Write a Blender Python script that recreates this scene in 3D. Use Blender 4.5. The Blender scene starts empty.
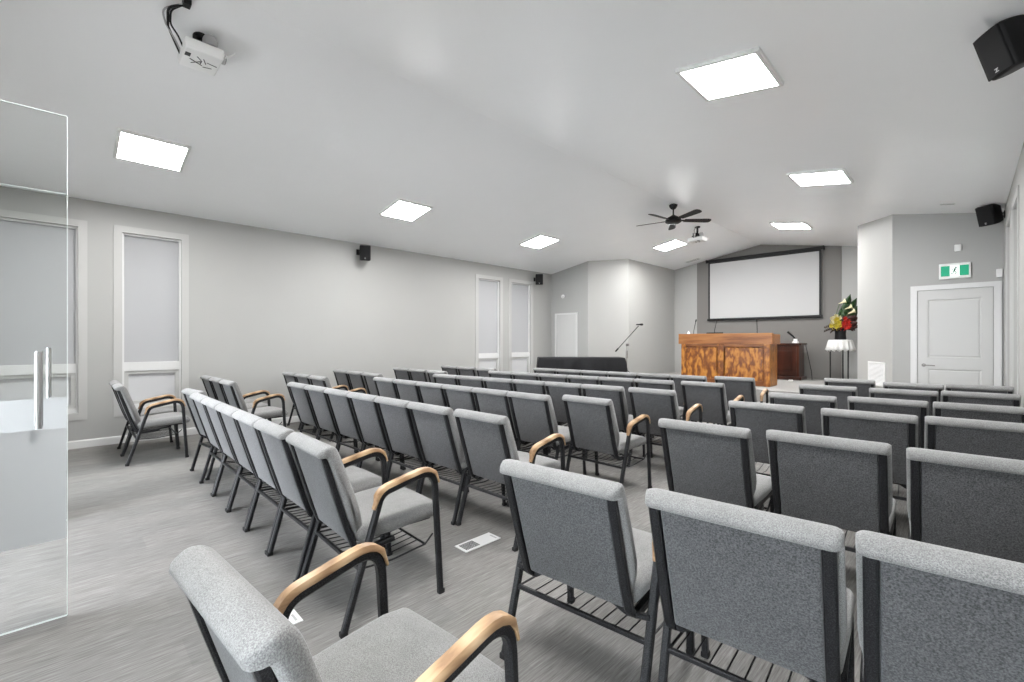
import bpy, bmesh, math, random
from mathutils import Vector, Matrix
random.seed(4)
PI = math.pi
C = bpy.context.scene.collection
sc = bpy.context.scene

# ------------------------------------------------------------------ materials
def mat(name, color=(.8, .8, .8), rough=.5, metal=0., **kw):
    m = bpy.data.materials.new(name); m.use_nodes = True
    b = m.node_tree.nodes['Principled BSDF']
    b.inputs['Base Color'].default_value = (*color, 1)
    b.inputs['Roughness'].default_value = rough
    b.inputs['Metallic'].default_value = metal
    for k, v in kw.items():
        b.inputs[k].default_value = v
    return m
def nd(m, t, **kw):
    n = m.node_tree.nodes.new(t)
    for k, v in kw.items():
        setattr(n, k, v)
    return n
def lk(m, a, b): m.node_tree.links.new(a, b)
def bsdf(m): return m.node_tree.nodes['Principled BSDF']
def coords(m, scale=(1, 1, 1), rot=(0, 0, 0)):
    tc = nd(m, 'ShaderNodeTexCoord'); mp = nd(m, 'ShaderNodeMapping')
    mp.inputs['Scale'].default_value = scale; mp.inputs['Rotation'].default_value = rot
    lk(m, tc.outputs['Object'], mp.inputs['Vector']); return mp.outputs['Vector']
def ramp(m, fac, stops):
    r = nd(m, 'ShaderNodeValToRGB'); cr = r.color_ramp
    while len(cr.elements) < len(stops): cr.elements.new(.5)
    for e, (p, c) in zip(cr.elements, stops):
        e.position = p; e.color = (*c, 1)
    lk(m, fac, r.inputs['Fac']); return r.outputs['Color']
def noise(m, vec, scale, detail=2., rough=.5):
    n = nd(m, 'ShaderNodeTexNoise'); n.inputs['Scale'].default_value = scale
    n.inputs['Detail'].default_value = detail; n.inputs['Roughness'].default_value = rough
    lk(m, vec, n.inputs['Vector']); return n.outputs['Fac']
def mix(m, fac, a, b, mode='MIX'):
    n = nd(m, 'ShaderNodeMix', data_type='RGBA', blend_type=mode)
    if isinstance(fac, float): n.inputs[0].default_value = fac
    else: lk(m, fac, n.inputs[0])
    for i, s in ((6, a), (7, b)):
        if isinstance(s, tuple): n.inputs[i].default_value = (*s, 1)
        else: lk(m, s, n.inputs[i])
    return n.outputs[2]
def bump(m, h, strength, dist=.002):
    n = nd(m, 'ShaderNodeBump'); n.inputs['Strength'].default_value = strength
    n.inputs['Distance'].default_value = dist
    lk(m, h, n.inputs['Height']); lk(m, n.outputs['Normal'], bsdf(m).inputs['Normal'])

def paint(name, col, rough=.55):
    m = mat(name, col, rough); v = coords(m)
    f = noise(m, v, 1.3, 3)
    lk(m, ramp(m, f, [(.3, tuple(c * .985 for c in col)), (.7, tuple(min(1, c * 1.015) for c in col))]), bsdf(m).inputs['Base Color'])
    bump(m, noise(m, v, 180, 2), .05, .001); return m
M = {}
M['wall'] = paint('wall_paint', (.375, .374, .361), .5)
M['accent'] = paint('accent_paint', (.175, .167, .157), .6)
M['ceil'] = paint('ceiling_paint', (.945, .95, .96), .3)
M['trim'] = paint('white_trim', (.63, .63, .625), .35)
M['casing'] = paint('casing_paint', (.45, .449, .437), .4)
M['door'] = paint('door_paint', (.53, .53, .52), .4)

def fabric(name, dark, light, scale=420):
    m = mat(name, light, .95, **{'Sheen Weight': .25, 'Sheen Roughness': .6}); v = coords(m)
    f = noise(m, v, scale, 2, .6)
    w = nd(m, 'ShaderNodeTexVoronoi'); w.inputs['Scale'].default_value = scale * 1.3; lk(m, v, w.inputs['Vector'])
    f2 = noise(m, v, 14, 3)
    c1 = ramp(m, f, [(.38, dark), (.62, light)])
    c2 = ramp(m, w.outputs['Distance'], [(.1, tuple(c * 1.08 for c in light)), (.75, tuple(c * .8 for c in dark))])
    c = mix(m, .35, c1, c2)
    sh = ramp(m, f2, [(.3, (.92, .92, .92)), (.7, (1.06, 1.06, 1.06))])
    lk(m, mix(m, 1., c, sh, 'MULTIPLY'), bsdf(m).inputs['Base Color'])
    bump(m, f, .5, .0015); return m
M['fab'] = fabric('grey_tweed_upholstery', (.115, .114, .113), (.285, .283, .280), 330)
M['fab_shaded'] = fabric('shaded_grey_tweed_back', (.018, .0185, .020), (.120, .121, .128), 200)  # the seats' tweed again, with the shade on the backs put into its colour
def hammer():
    m = mat('hammertone_black', (.02, .02, .022), .45, 0., **{'Specular IOR Level': .32}); v = coords(m)
    f = noise(m, v, 330, 2, .6)
    lk(m, ramp(m, f, [(.45, (.005, .005, .006)), (.75, (.045, .046, .050))]), bsdf(m).inputs['Base Color'])
    bump(m, f, .35, .001); return m
M['frame'] = hammer()
M['black'] = mat('black_plastic', (.006, .006, .0065), .45, 0., **{'Specular IOR Level': .3})
M['rubber'] = mat('black_rubber', (.01, .01, .01), .8)
def wood(name, dark, mid, light, scale=(2, 26, 26), rough=.38, dist=2.5, rot=(0, 0, 0)):
    m = mat(name, mid, rough); v = coords(m, scale, rot)
    n1 = noise(m, v, 1., 5, .6)
    w = nd(m, 'ShaderNodeTexWave', wave_type='BANDS', bands_direction='Y')
    w.inputs['Scale'].default_value = .35; w.inputs['Distortion'].default_value = dist * 3; w.inputs['Detail'].default_value = 3
    lk(m, v, w.inputs['Vector'])
    f = mix(m, .45, n1, w.outputs['Fac'])
    lk(m, ramp(m, f, [(.25, dark), (.5, mid), (.8, light)]), bsdf(m).inputs['Base Color']); return m
M['oak'] = wood('oak_armrest', (.25, .145, .075), (.40, .255, .14), (.54, .38, .235), (60, 6, 60), .4, 1.2)
M['pine'] = wood('knotty_orange_wood', (.16, .045, .006), (.36, .125, .016), (.56, .24, .04), (15, 15, 7.), .35, 4.5)
M['pinerail'] = wood('orange_wood_rail', (.19, .06, .012), (.32, .115, .026), (.42, .175, .045), (3, 22, 22), .35, 2.)
M['mahog'] = wood('dark_mahogany', (.022, .006, .003), (.055, .014, .007), (.09, .026, .012), (6, 6, 1.2), .3, 2.)
M['cloth_black'] = mat('black_drape', (.0045, .0045, .006), .6, **{'Specular IOR Level': .35})
M['cloth_white'] = mat('white_cloth', (.66, .655, .64), .85)
M['white'] = mat('white_plastic', (.78, .78, .77), .4)
M['steel'] = mat('brushed_steel', (.62, .62, .62), .25, 1.)
M['chrome'] = mat('satin_nickel', (.5, .49, .47), .3, 1.)
M['grille'] = mat('speaker_grille', (.005, .005, .0055), .7, 0., **{'Specular IOR Level': .25})
M['slot'] = mat('dark_slot', (.03, .03, .03), .8)
M['screen'] = mat('screen_white', (.47, .47, .47), .7)
M['glassedge'] = mat('pale_glass_edge', (.80, .86, .85), .2)
M['register'] = mat('register_white', (.72, .72, .72), .45)
M['lens'] = mat('lens_glass', (.02, .02, .03), .05, **{'Coat Weight': 1.})
M['greymetal'] = mat('grey_plastic', (.42, .42, .42), .45)
M['handle_dark'] = mat('dark_nickel', (.25, .24, .23), .3, 1.)

def floor_mat():
    m = mat('streaked_taupe_carpet', (.25, .24, .23), .8)
    v = coords(m, (120, 4.5, 1)); f = noise(m, v, 1., 4, .65)
    v2 = coords(m, (260, 9., 1)); f2 = noise(m, v2, 1., 3, .6)
    c = ramp(m, f, [(.30, (.135, .130, .123)), (.5, (.194, .189, .183)), (.72, (.250, .247, .242))])
    c2 = ramp(m, f2, [(.3, (.70, .68, .66)), (.7, (1.24, 1.24, 1.24))])
    c = mix(m, 1., c, c2, 'MULTIPLY')
    br = nd(m, 'ShaderNodeTexBrick'); br.offset = .37
    br.inputs['Scale'].default_value = 1; br.inputs['Brick Width'].default_value = 1.0
    br.inputs['Row Height'].default_value = .25; br.inputs['Mortar Size'].default_value = .0
    br.inputs['Color1'].default_value = (.90, .90, .90, 1); br.inputs['Color2'].default_value = (1.06, 1.05, 1.04, 1)
    lk(m, coords(m, (1, 1, 1), (0, 0, PI / 2)), br.inputs['Vector'])
    c = mix(m, 1., c, br.outputs['Color'], 'MULTIPLY')
    lk(m, c, bsdf(m).inputs['Base Color'])
    bump(m, f2, .25, .002); return m
M['floor'] = floor_mat()
def carpet():
    m = mat('platform_carpet', (.3, .3, .3), .9); v = coords(m); f = noise(m, v, 160, 2)
    lk(m, ramp(m, f, [(.3, (.24, .235, .225)), (.7, (.36, .35, .335))]), bsdf(m).inputs['Base Color']); return m
M['carpet'] = carpet()

def emit(name, col, s):
    m = mat(name, (.8, .8, .8), .5)
    b = bsdf(m); b.inputs['Emission Color'].default_value = (*col, 1); b.inputs['Emission Strength'].default_value = s
    return m
PANEL = 54.
M['lamp'] = emit('lit_diffuser', (1., .995, .985), PANEL)
M['exit_green'] = emit('exit_green', (.0, .36, .19), .42); bsdf(M['exit_green']).inputs['Base Color'].default_value = (.0, .12, .06, 1)
M['exit_white'] = emit('exit_white', (.85, 1., .93), .45)

def glass(name, tint, ior=1.45):
    m = bpy.data.materials.new(name); m.use_nodes = True
    nt = m.node_tree; nt.nodes.clear()
    out = nd(m, 'ShaderNodeOutputMaterial'); tr = nd(m, 'ShaderNodeBsdfTransparent'); gl = nd(m, 'ShaderNodeBsdfGlossy')
    fr = nd(m, 'ShaderNodeFresnel'); mx = nd(m, 'ShaderNodeMixShader')
    tr.inputs['Color'].default_value = (*tint, 1); gl.inputs['Roughness'].default_value = .01; fr.inputs['IOR'].default_value = ior
    lk(m, fr.outputs[0], mx.inputs[0]); lk(m, tr.outputs[0], mx.inputs[1]); lk(m, gl.outputs[0], mx.inputs[2]); lk(m, mx.outputs[0], out.inputs[0])
    return m
M['glass'] = glass('clear_door_glass', (.985, .993, .99), 1.22)
M['clear'] = glass('added_sidelight_glass', (.95, .97, .97))
def frosted(name, col, tcol, mixf, trans=0.):
    m = bpy.data.materials.new(name); m.use_nodes = True
    m.node_tree.nodes.clear()
    out = nd(m, 'ShaderNodeOutputMaterial'); d = nd(m, 'ShaderNodeBsdfDiffuse'); t = nd(m, 'ShaderNodeBsdfTranslucent')
    mx = nd(m, 'ShaderNodeMixShader'); mx.inputs[0].default_value = mixf
    d.inputs['Color'].default_value = (*col, 1); t.inputs['Color'].default_value = (*tcol, 1)
    lk(m, d.outputs[0], mx.inputs[1]); lk(m, t.outputs[0], mx.inputs[2]); last = mx
    if trans:
        tr = nd(m, 'ShaderNodeBsdfTransparent'); m2 = nd(m, 'ShaderNodeMixShader'); m2.inputs[0].default_value = trans
        lk(m, mx.outputs[0], m2.inputs[1]); lk(m, tr.outputs[0], m2.inputs[2]); last = m2
    lk(m, last.outputs[0], out.inputs[0]); return m
M['pane'] = frosted('frosted_pane', (.62, .623, .633), (.095, .097, .102), .35)
M['pane_low'] = frosted('lower_pane_film', (.74, .74, .745), (.13, .132, .138), .3)
M['band'] = frosted('frosted_band_film', (.66, .67, .68), (.56, .58, .59), .45, .12)

# ------------------------------------------------------------------ mesh helpers
class MB:
    def __init__(self): self.bm = bmesh.new()
    def box(self, c, s, rz=0., mi=0, bev=0., rot=None):
        r = bmesh.ops.create_cube(self.bm, size=1.)
        R = rot if rot is not None else Matrix.Rotation(rz, 3, 'Z')
        vs = r['verts']
        for v in vs:
            v.co = Vector((v.co.x * s[0], v.co.y * s[1], v.co.z * s[2]))
        fs = list({f for v in vs for f in v.link_faces})
        for f in fs: f.material_index = mi
        if bev:
            es = list({e for v in vs for e in v.link_edges})
            g = bmesh.ops.bevel(self.bm, geom=es, offset=bev, segments=2, affect='EDGES', profile=.5)
            vs = list({v for f in g['faces'] for v in f.verts} | {v for v in vs if v.is_valid})
            seen = set(); st = [v for v in vs if v.is_valid]
            while st:
                v = st.pop()
                if v in seen: continue
                seen.add(v); st.extend(e.other_vert(v) for e in v.link_edges)
            vs = list(seen)
            for f in {f for v in vs for f in v.link_faces}: f.material_index = mi
        for v in vs: v.co = R @ v.co + Vector(c)
        return self
    def loft(self, rings, cap=True, mi=0, close=False):
        V = [[self.bm.verts.new(p) for p in r] for r in rings]
        n = len(V[0]); m = len(V)
        for i in range(m if close else m - 1):
            a, b = V[i], V[(i + 1) % m]
            for j in range(n):
                try:
                    f = self.bm.faces.new((a[j], a[(j + 1) % n], b[(j + 1) % n], b[j])); f.material_index = mi
                except ValueError: pass
        if cap and not close:
            for r in (list(reversed(V[0])), V[-1]):
                f = self.bm.faces.new(r); f.material_index = mi
        return V
    def sweep(self, pts, w, h, side=Vector((1, 0, 0)), n=8, e=.55, mi=0, off=0.):
        """tube of superelliptic section; side = fixed width axis, section height = in the bend plane"""
        rings = []; P = [Vector(p) for p in pts]
        for i, p in enumerate(P):
            t = (P[min(i + 1, len(P) - 1)] - P[max(i - 1, 0)]).normalized()
            s = (side - t * side.dot(t)).normalized(); u = s.cross(t).normalized()
            ring = []
            for k in range(n):
                a = 2 * PI * (k + .5) / n; ca, sa = math.cos(a), math.sin(a)
                ring.append(p + s * (math.copysign(abs(ca) ** e, ca) * w / 2) + u * (math.copysign(abs(sa) ** e, sa) * h / 2 + off))
            rings.append(ring)
        self.loft(rings, mi=mi); return self
    def tube(self, pts, r, n=8, mi=0):
        P = [Vector(p) for p in pts]; rings = []
        t0 = (P[1] - P[0]).normalized(); s = t0.orthogonal().normalized()
        for i, p in enumerate(P):
            t = (P[min(i + 1, len(P) - 1)] - P[max(i - 1, 0)]).normalized()
            s = (s - t * s.dot(t)).normalized(); u = t.cross(s)
            rr = r[i] if isinstance(r, (list, tuple)) else r
            rings.append([p + (s * math.cos(2 * PI * k / n) + u * math.sin(2 * PI * k / n)) * rr for k in range(n)])
        self.loft(rings, mi=mi); return self
    def cyl(self, a, b, r0, r1=None, n=16, mi=0):
        return self.tube([a, b], [r0, r0 if r1 is None else r1], n, mi)
    def lathe(self, prof, c=(0, 0, 0), n=20, mi=0):
        c = Vector(c)
        self.loft([[c + Vector((r * math.cos(2 * PI * k / n), r * math.sin(2 * PI * k / n), z)) for k in range(n)] for r, z in prof], mi=mi)
        return self
    def prism(self, poly, z0, z1, mi=0):
        self.loft([[Vector((x, y, z)) for x, y in poly] for z in (z0, z1)], mi=mi); return self
    def face(self, pts, mi=0):
        f = self.bm.faces.new([self.bm.verts.new(p) for p in pts]); f.material_index = mi
    def rbox(self, size, r, n=5, deform=None, mi=0):
        """rounded box centred on the origin with n divisions, then deformed"""
        hx, hy, hz = (s / 2 for s in size); made = {}
        def vert(u):
            key = tuple(round(c, 5) for c in u)
            if key in made: return made[key]
            q = Vector((u[0] * hx, u[1] * hy, u[2] * hz))
            inn = Vector((max(-hx + r, min(hx - r, q.x)), max(-hy + r, min(hy - r, q.y)), max(-hz + r, min(hz - r, q.z))))
            d = q - inn
            if d.length > 1e-9: q = inn + d.normalized() * r
            if deform: q = deform(q)
            made[key] = self.bm.verts.new(q); return made[key]
        def params(h):
            k = max(.0, 1 - r / h); a = [-1, -1 + (1 - k) * .35, -1 + (1 - k) * .7]
            mid = [-k + 2 * k * i / n for i in range(n + 1)]
            return a + mid + [-v for v in reversed(a)]
        A = [params(h) for h in (hx, hy, hz)]
        for ax in range(3):
            b, c = (ax + 1) % 3, (ax + 2) % 3
            for sgn in (-1, 1):
                for i in range(len(A[b]) - 1):
                    for j in range(len(A[c]) - 1):
                        q = []
                        for (x, y) in ((i, j), (i + 1, j), (i + 1, j + 1), (i, j + 1)):
                            u = [0, 0, 0]; u[ax] = sgn; u[b] = A[b][x]; u[c] = A[c][y]; q.append(vert(u))
                        if sgn < 0: q.reverse()
                        if len(set(q)) < 3: continue
                        try: self.bm.faces.new(q).material_index = mi
                        except ValueError: pass
        return self
    def xform(self, mtx):
        for v in self.bm.verts: v.co = mtx @ v.co
        return self
    def build(self, name, m, parent=None, smooth=False, loc=None):
        bmesh.ops.recalc_face_normals(self.bm, faces=self.bm.faces[:])
        me = bpy.data.meshes.new(name); self.bm.to_mesh(me); self.bm.free()
        for x in (m if isinstance(m, (list, tuple)) else [m]): me.materials.append(x)
        if smooth:
            me.polygons.foreach_set('use_smooth', [True] * len(me.polygons))
            if smooth != 'full': me.set_sharp_from_angle(angle=math.radians(40))
        o = bpy.data.objects.new(name, me); C.objects.link(o)
        if parent: o.parent = parent
        if loc: o.location = loc
        return o
def fillet(pts, r, n=5):
    P = [Vector(p) for p in pts]; out = [P[0]]
    for i in range(1, len(P) - 1):
        a, b, c = P[i - 1], P[i], P[i + 1]
        rr = r[i - 1] if isinstance(r, (list, tuple)) else r
        u, v = (a - b).normalized(), (c - b).normalized(); ang = u.angle(v)
        d = min(rr / math.tan(ang / 2), (a - b).length * .48, (c - b).length * .48)
        p, q = b + u * d, b + v * d
        for k in range(n + 1):
            t = k / n; out.append((1 - t) ** 2 * p + 2 * t * (1 - t) * b + t * t * q)
    out.append(P[-1]); return out
def tag(o, label=None, cat=None, group=None, kind=None):
    if label: o['label'] = label
    if cat: o['category'] = cat
    if group: o['group'] = group
    if kind: o['kind'] = kind
    return o
def empty(name, loc=(0, 0, 0), rz=0.):
    o = bpy.data.objects.new(name, None); C.objects.link(o); o.empty_display_size = .1
    o.location = loc; o.rotation_euler = (0, 0, rz); return o
def kids(o): return list(o.children)
def copy_tree(o, parent=None):
    c = o.copy(); C.objects.link(c)
    if parent: c.parent = parent
    for ch in kids(o): copy_tree(ch, c)
    return c
def struct(o): o['kind'] = 'structure'; return o

# ------------------------------------------------------------------ room dimensions
XL, XR = -7.87, .36
XM = (XL + XR) / 2
ZW, SL = 3.146, .17
ZR = ZW + SL * (XM - XL)
YB, YF, YS = -.85, 9.28, 12.79
def ceil_z(x): return ZR - SL * abs(x - XM)

struct(MB().box(((XL + XR) / 2, 5.9, -.05), (XR - XL + .6, 14.2, .1)).build('floor', M['floor']))
struct(MB().box((XM, -3.7, -.06), (9., 5., .1)).build('floor_lobby', M['carpet']))
# unseen, open-ended walls and ceiling added to limit daylight through the glass doors
for n_, x_ in (('wall_light_baffle_left', -5.15), ('wall_light_baffle_right', -2.62)): struct(MB().box((x_, -1.75, 1.35), (.12, 1.48, 2.7)).build(n_, M['wall']))
struct(MB().box((-3.885, -1.75, 2.75), (2.75, 1.48, .1)).build('ceiling_light_baffle', M['ceil']))
b = MB()
T = .12
for x0, x1 in ((XL - .3, XM), (XM, XR + .3)):
    z0, z1 = ceil_z(x0), ceil_z(x1)
    b.loft([[Vector((x0, y, z0)), Vector((x1, y, z1)), Vector((x1, y, z1 + T)), Vector((x0, y, z0 + T))] for y in (YB - .3, YS + .3)])
struct(b.build('ceiling', M['ceil']))

def wall_seg(name, p, q, holes=(), m='wall', th=.15, top=None):
    """wall from p to q (interior on the left of p->q), openings = (s0, s1, z0, z1); its head follows the ceiling"""
    p, q = Vector((*p, 0)), Vector((*q, 0)); d = (q - p); L = d.length; d.normalize()
    nrm = Vector((d.y, -d.x, 0)); bm = MB()
    ss = sorted({0., L, *[h[0] for h in holes], *[h[1] for h in holes]})
    xs = [(p + d * s).x for s in ss]
    if abs(d.x) > .2:
        k = (XM - p.x) / d.x
        if 0 < k < L: ss = sorted(ss + [k])
    for s0, s1 in zip(ss[:-1], ss[1:]):
        cuts = sorted([(h[2], h[3]) for h in holes if h[0] <= s0 + 1e-6 and h[1] >= s1 - 1e-6])
        z = 0.; spans = []
        for a, c in cuts:
            if a > z + 1e-6: spans.append((z, a, False))
            z = c
        spans.append((z, 0, True))
        for a, c, head in spans:
            A, B = p + d * s0, p + d * s1
            ca = ceil_z(A.x) + .04 if head else c; cb = ceil_z(B.x) + .04 if head else c
            ring = lambda P, t: [P + Vector((0, 0, a)), P + nrm * th + Vector((0, 0, a)), P + nrm * th + Vector((0, 0, t)), P + Vector((0, 0, t))]
            bm.loft([ring(A, ca), ring(B, cb)])
    bmesh.ops.remove_doubles(bm.bm, verts=bm.bm.verts[:], dist=1e-5)
    return struct(bm.build(name, M[m]))

WIN = [(-.62, .10), (.52, 1.16), (6.70, 7.38), (7.76, 8.46)]     # y ranges of the left wall's windows
WZ0, WZ1 = .44, 2.79
# interior on the left of travel: go counter-clockwise
wall_seg('wall_right', (XR, YB), (XR, YF), [(y0 - YB, y1 - YB, WZ0, WZ1) for y0, y1 in WIN[2:]])
wall_seg('wall_front_right', (XR + .15, YF), (-.83, YF))
wall_seg('wall_diagonal_right', (-.83, YF), (-1.40, 10.23))
wall_seg('wall_alcove_right', (-1.40, 10.23), (-1.40, YS))
wall_seg('wall_front', (-1.40, YS), (-6.09, YS))
wall_seg('wall_alcove_left', (-6.09, YS), (-6.09, 10.23))
wall_seg('wall_diagonal_left', (-6.09, 10.23), (-6.68, YF))
wall_seg('wall_front_left', (-6.68, YF), (XL - .15, YF))
wall_seg('wall_left', (XL, YF), (XL, YB), [(YF - y1, YF - y0, WZ0, WZ1) for y0, y1 in WIN])
DX0, DX1 = -4.77, -3.065
SGZ = 2.1  # head height of the added daylight openings in the back wall
wall_seg('wall_back', (XL - .15, YB), (XR + .15, YB), [(DX0 - XL + .15, DX1 - XL + .15, 0, 2.47), (-6.45 - XL + .15, -5.35 - XL + .15, 0, SGZ), (-2.5 - XL + .15, -1.8 - XL + .15, 0, SGZ), (-.8 - XL + .15, .26 - XL + .15, 0, SGZ)])
struct(MB().box((-3.73, YS - .006, 1.9), (3.37, .012, 4.4 - .1)).build('wall_accent', M['accent']))
# the accent panel's head is hidden above the ceiling slab

# baseboards
def board(name, p, q, h=.10, t=.014):
    p, q = Vector((*p, 0)), Vector((*q, 0)); d = (q - p).normalized(); n = Vector((-d.y, d.x, 0))
    b = MB(); b.loft([[P + n * a + Vector((0, 0, z)) for a, z in ((0, 0), (t, 0), (t, h - .015), (t * .4, h), (0, h))] for P in (p, q)])
    return struct(b.build(name, M['trim']))
board('baseboard_left', (XL, YF), (XL, YB)); board('baseboard_right', (XR, YB), (XR, YF))
board('baseboard_front_left', (-6.68, YF), (-6.98, YF)); board('baseboard_front_right', (-.62, YF), (-.83, YF))

# platform
b = MB(); b.prism([(-6.62, 9.2), (-.9, 9.2), (-.9, YF + .06), (-1.42, 10.2), (-1.42, YS - .01), (-6.08, YS - .01), (-6.08, 10.2), (-6.62, YF + .06)], .0, .44)
struct(b.build('platform', M['carpet']))
b = MB(); b.box((-3.76, 8.97, .11), (2.4, .46, .22)); struct(b.build('platform_step', M['carpet']))

# ------------------------------------------------------------------ windows
def window(n, x, sx, y0, y1):
    """sx = +1 when the room lies on +x of the wall plane"""
    cw, ct = .085, .012; yc = (y0 + y1) / 2; L = y1 - y0; b = MB()
    zc0, zc1 = WZ0 - cw, WZ1 + cw
    for y in (y0 - cw / 2, y1 + cw / 2): b.box((x + sx * ct / 2, y, (zc0 + zc1) / 2), (ct, cw, zc1 - zc0))
    for z in (WZ0 - cw / 2, WZ1 + cw / 2): b.box((x + sx * ct / 2, yc, z), (ct, L, cw))
    w = struct(b.build('window_%d' % n, M['casing']))
    b = MB(); fw, fx = .022, x - sx * .065
    for y in (y0 + fw / 2, y1 - fw / 2): b.box((fx, y, (WZ0 + WZ1) / 2), (.07, fw, WZ1 - WZ0))
    for z, h in ((WZ0 + .03, .06), (WZ1 - .012, .024), (1.005, .115)): b.box((fx, yc, z), (.07, L - 2 * fw, h))
    b.build('window_frame', M['trim'], w)
    b = MB()
    for y in (y0 + .043, y1 - .043): b.box((fx - sx * .003, y, .725), (.05, .048, .46))
    for z in (.515, .93): b.box((fx - sx * .003, yc, z), (.05, L - .134, .05))
    b.build('sash', M['casing'], w)
    MB().box((fx - sx * .015, yc, (1.06 + WZ1 - .022) / 2), (.012, L - 2 * fw + .01, WZ1 - .022 - 1.06 + .01)).build('upper_pane', M['pane'], w)
    MB().box((fx - sx * .015, yc, .72), (.012, L - .13, .40)).build('lower_pane', M['pane_low'], w)
    return w
for i, (y0, y1) in enumerate(WIN): window(i + 1, XL, 1, y0, y1)
for i, (y0, y1) in enumerate(WIN[2:]): window(i + 5, XR, -1, y0, y1)
# unseen windows added in the back wall, placed to throw daylight on the chairs
for k, (x0, x1) in enumerate(((-.8, .26), (-2.5, -1.8), (-6.45, -5.35))):
    b = MB(); f = .05
    for x in (x0 + f / 2, x1 - f / 2): b.box((x, YB - .07, SGZ / 2), (f, .09, SGZ))
    for z in (f / 2, SGZ - f / 2): b.box(((x0 + x1) / 2, YB - .07, z), (x1 - x0 - 2 * f, .09, f))
    w = struct(b.build('window_%d' % (k + 7), M['trim']))
    MB().box(((x0 + x1) / 2, YB - .07, SGZ / 2), (x1 - x0 - 2 * f + .01, .012, SGZ - .09)).build('added_glass_pane', M['clear'], w)

# ------------------------------------------------------------------ glass doors standing open
def glass_leaf(n, x, s):
    b = MB(); y0, y1, z0, z1 = -.82, 0., .012, 2.445
    b.box((x, (y0 + y1) / 2, (z0 + z1) / 2), (.012, y1 - y0, z1 - z0))
    d = struct(b.build('door_%d' % n, M['glass']))
    b = MB()
    b.box((x, y1 + .0012, (z0 + z1) / 2), (.012, .0024, z1 - z0)); b.box((x, (y0 + y1) / 2, z1 + .0015), (.012, y1 - y0, .003))
    b.box((x, (y0 + y1) / 2, z0 - .0015), (.012, y1 - y0, .003))
    b.build('polished_edge', M['glassedge'], d)
    b = MB(); b.box((x + s * .0068, (y0 + y1) / 2 + .001, .66), (.0012, y1 - y0 - .006, .54)); b.build('frosted_band', M['band'], d)
    for sd in (1, -1):
        b = MB(); hx = x + sd * .048; hy = -.095
        b.cyl((hx, hy, .94), (hx, hy, 1.30), .0135, n=16)
        for z in (1.0, 1.24): b.cyl((x + sd * .007, hy, z), (hx, hy, z), .009, n=12)
        b.build('pull_handle', M['steel'], d, smooth=True)
    b = MB(); b.box((x, -.78, .06), (.03, .09, .1), bev=.004); b.box((x, -.78, 2.39), (.03, .09, .1), bev=.004)
    b.build('pivot_clamp', M['steel'], d)
glass_leaf(3, -3.095, 1); glass_leaf(4, -4.74, 1)

# ------------------------------------------------------------------ panel doors
def door_struct(n, x0, x1, ztop, y, casing=.075, panels=True, lever=None, cr=None):
    b = MB(); cr = casing if cr is None else cr
    b.box((x0 - casing / 2 - .004, y - .012, (ztop + casing) / 2), (casing, .024, ztop + casing)); b.box((x1 + cr / 2 + .004, y - .012, (ztop + casing) / 2), (cr, .024, ztop + casing))
    b.box(((x0 + x1) / 2, y - .012, ztop + casing / 2 + .002), (x1 - x0 + .008, .024, casing - .004))
    d = struct(b.build('door_%d' % n, M['trim']))
    b = MB(); w = x1 - x0; st = .115
    yy = y - .004
    if panels:
        zs = [(.0, .22), (.93, 1.10), (ztop - .14, ztop - .004)]
        b.box((x0 + st / 2 + .003, yy, ztop / 2), (st - .004, .012, ztop - .008)); b.box((x1 - st / 2 - .003, yy, ztop / 2), (st - .004, .012, ztop - .008))
        for a, c in zs: b.box(((x0 + x1) / 2, yy, (a + c) / 2), (w - 2 * st, .012, c - a))
        for (a, c) in ((.22, .93), (1.10, ztop - .14)):
            X0, X1 = x0 + st, x1 - st
            o, i = .0, .035
            ringo = [Vector((X0, yy - .006, a)), Vector((X1, yy - .006, a)), Vector((X1, yy - .006, c)), Vector((X0, yy - .006, c))]
            ringm = [Vector((X0 + .018, yy + .003, a + .018)), Vector((X1 - .018, yy + .003, a + .018)), Vector((X1 - .018, yy + .003, c - .018)), Vector((X0 + .018, yy + .003, c - .018))]
            ringi = [Vector((X0 + i, yy - .003, a + i)), Vector((X1 - i, yy - .003, a + i)), Vector((X1 - i, yy - .003, c - i)), Vector((X0 + i, yy - .003, c - i))]
            V = b.loft([ringo, ringm, ringi], cap=False); b.bm.faces.new(V[-1])
    else:
        b.box(((x0 + x1) / 2, yy, ztop / 2), (w - .006, .012, ztop - .006))
    b.build('door_leaf', M['door'], d)
    if lever:
        b = MB(); lx, lz = lever
        b.cyl((lx, y - .010, lz), (lx, y - .022, lz), .026, n=20); b.cyl((lx, y - .02, lz), (lx, y - .06, lz), .009)
        b.sweep(fillet([(lx - .004, y - .058, lz), (lx + .06, y - .060, lz), (lx + .125, y - .055, lz - .004)], .03), .016, .012, Vector((0, 0, 1)))
        b.build('lever_handle', M['handle_dark'], d, smooth=True)
door_struct(1, -.535, .262, 2.115, YF, lever=(-.462, .985))
door_struct(2, -7.68, -7.045, 2.03, YF, casing=.05, panels=False, lever=None)

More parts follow.
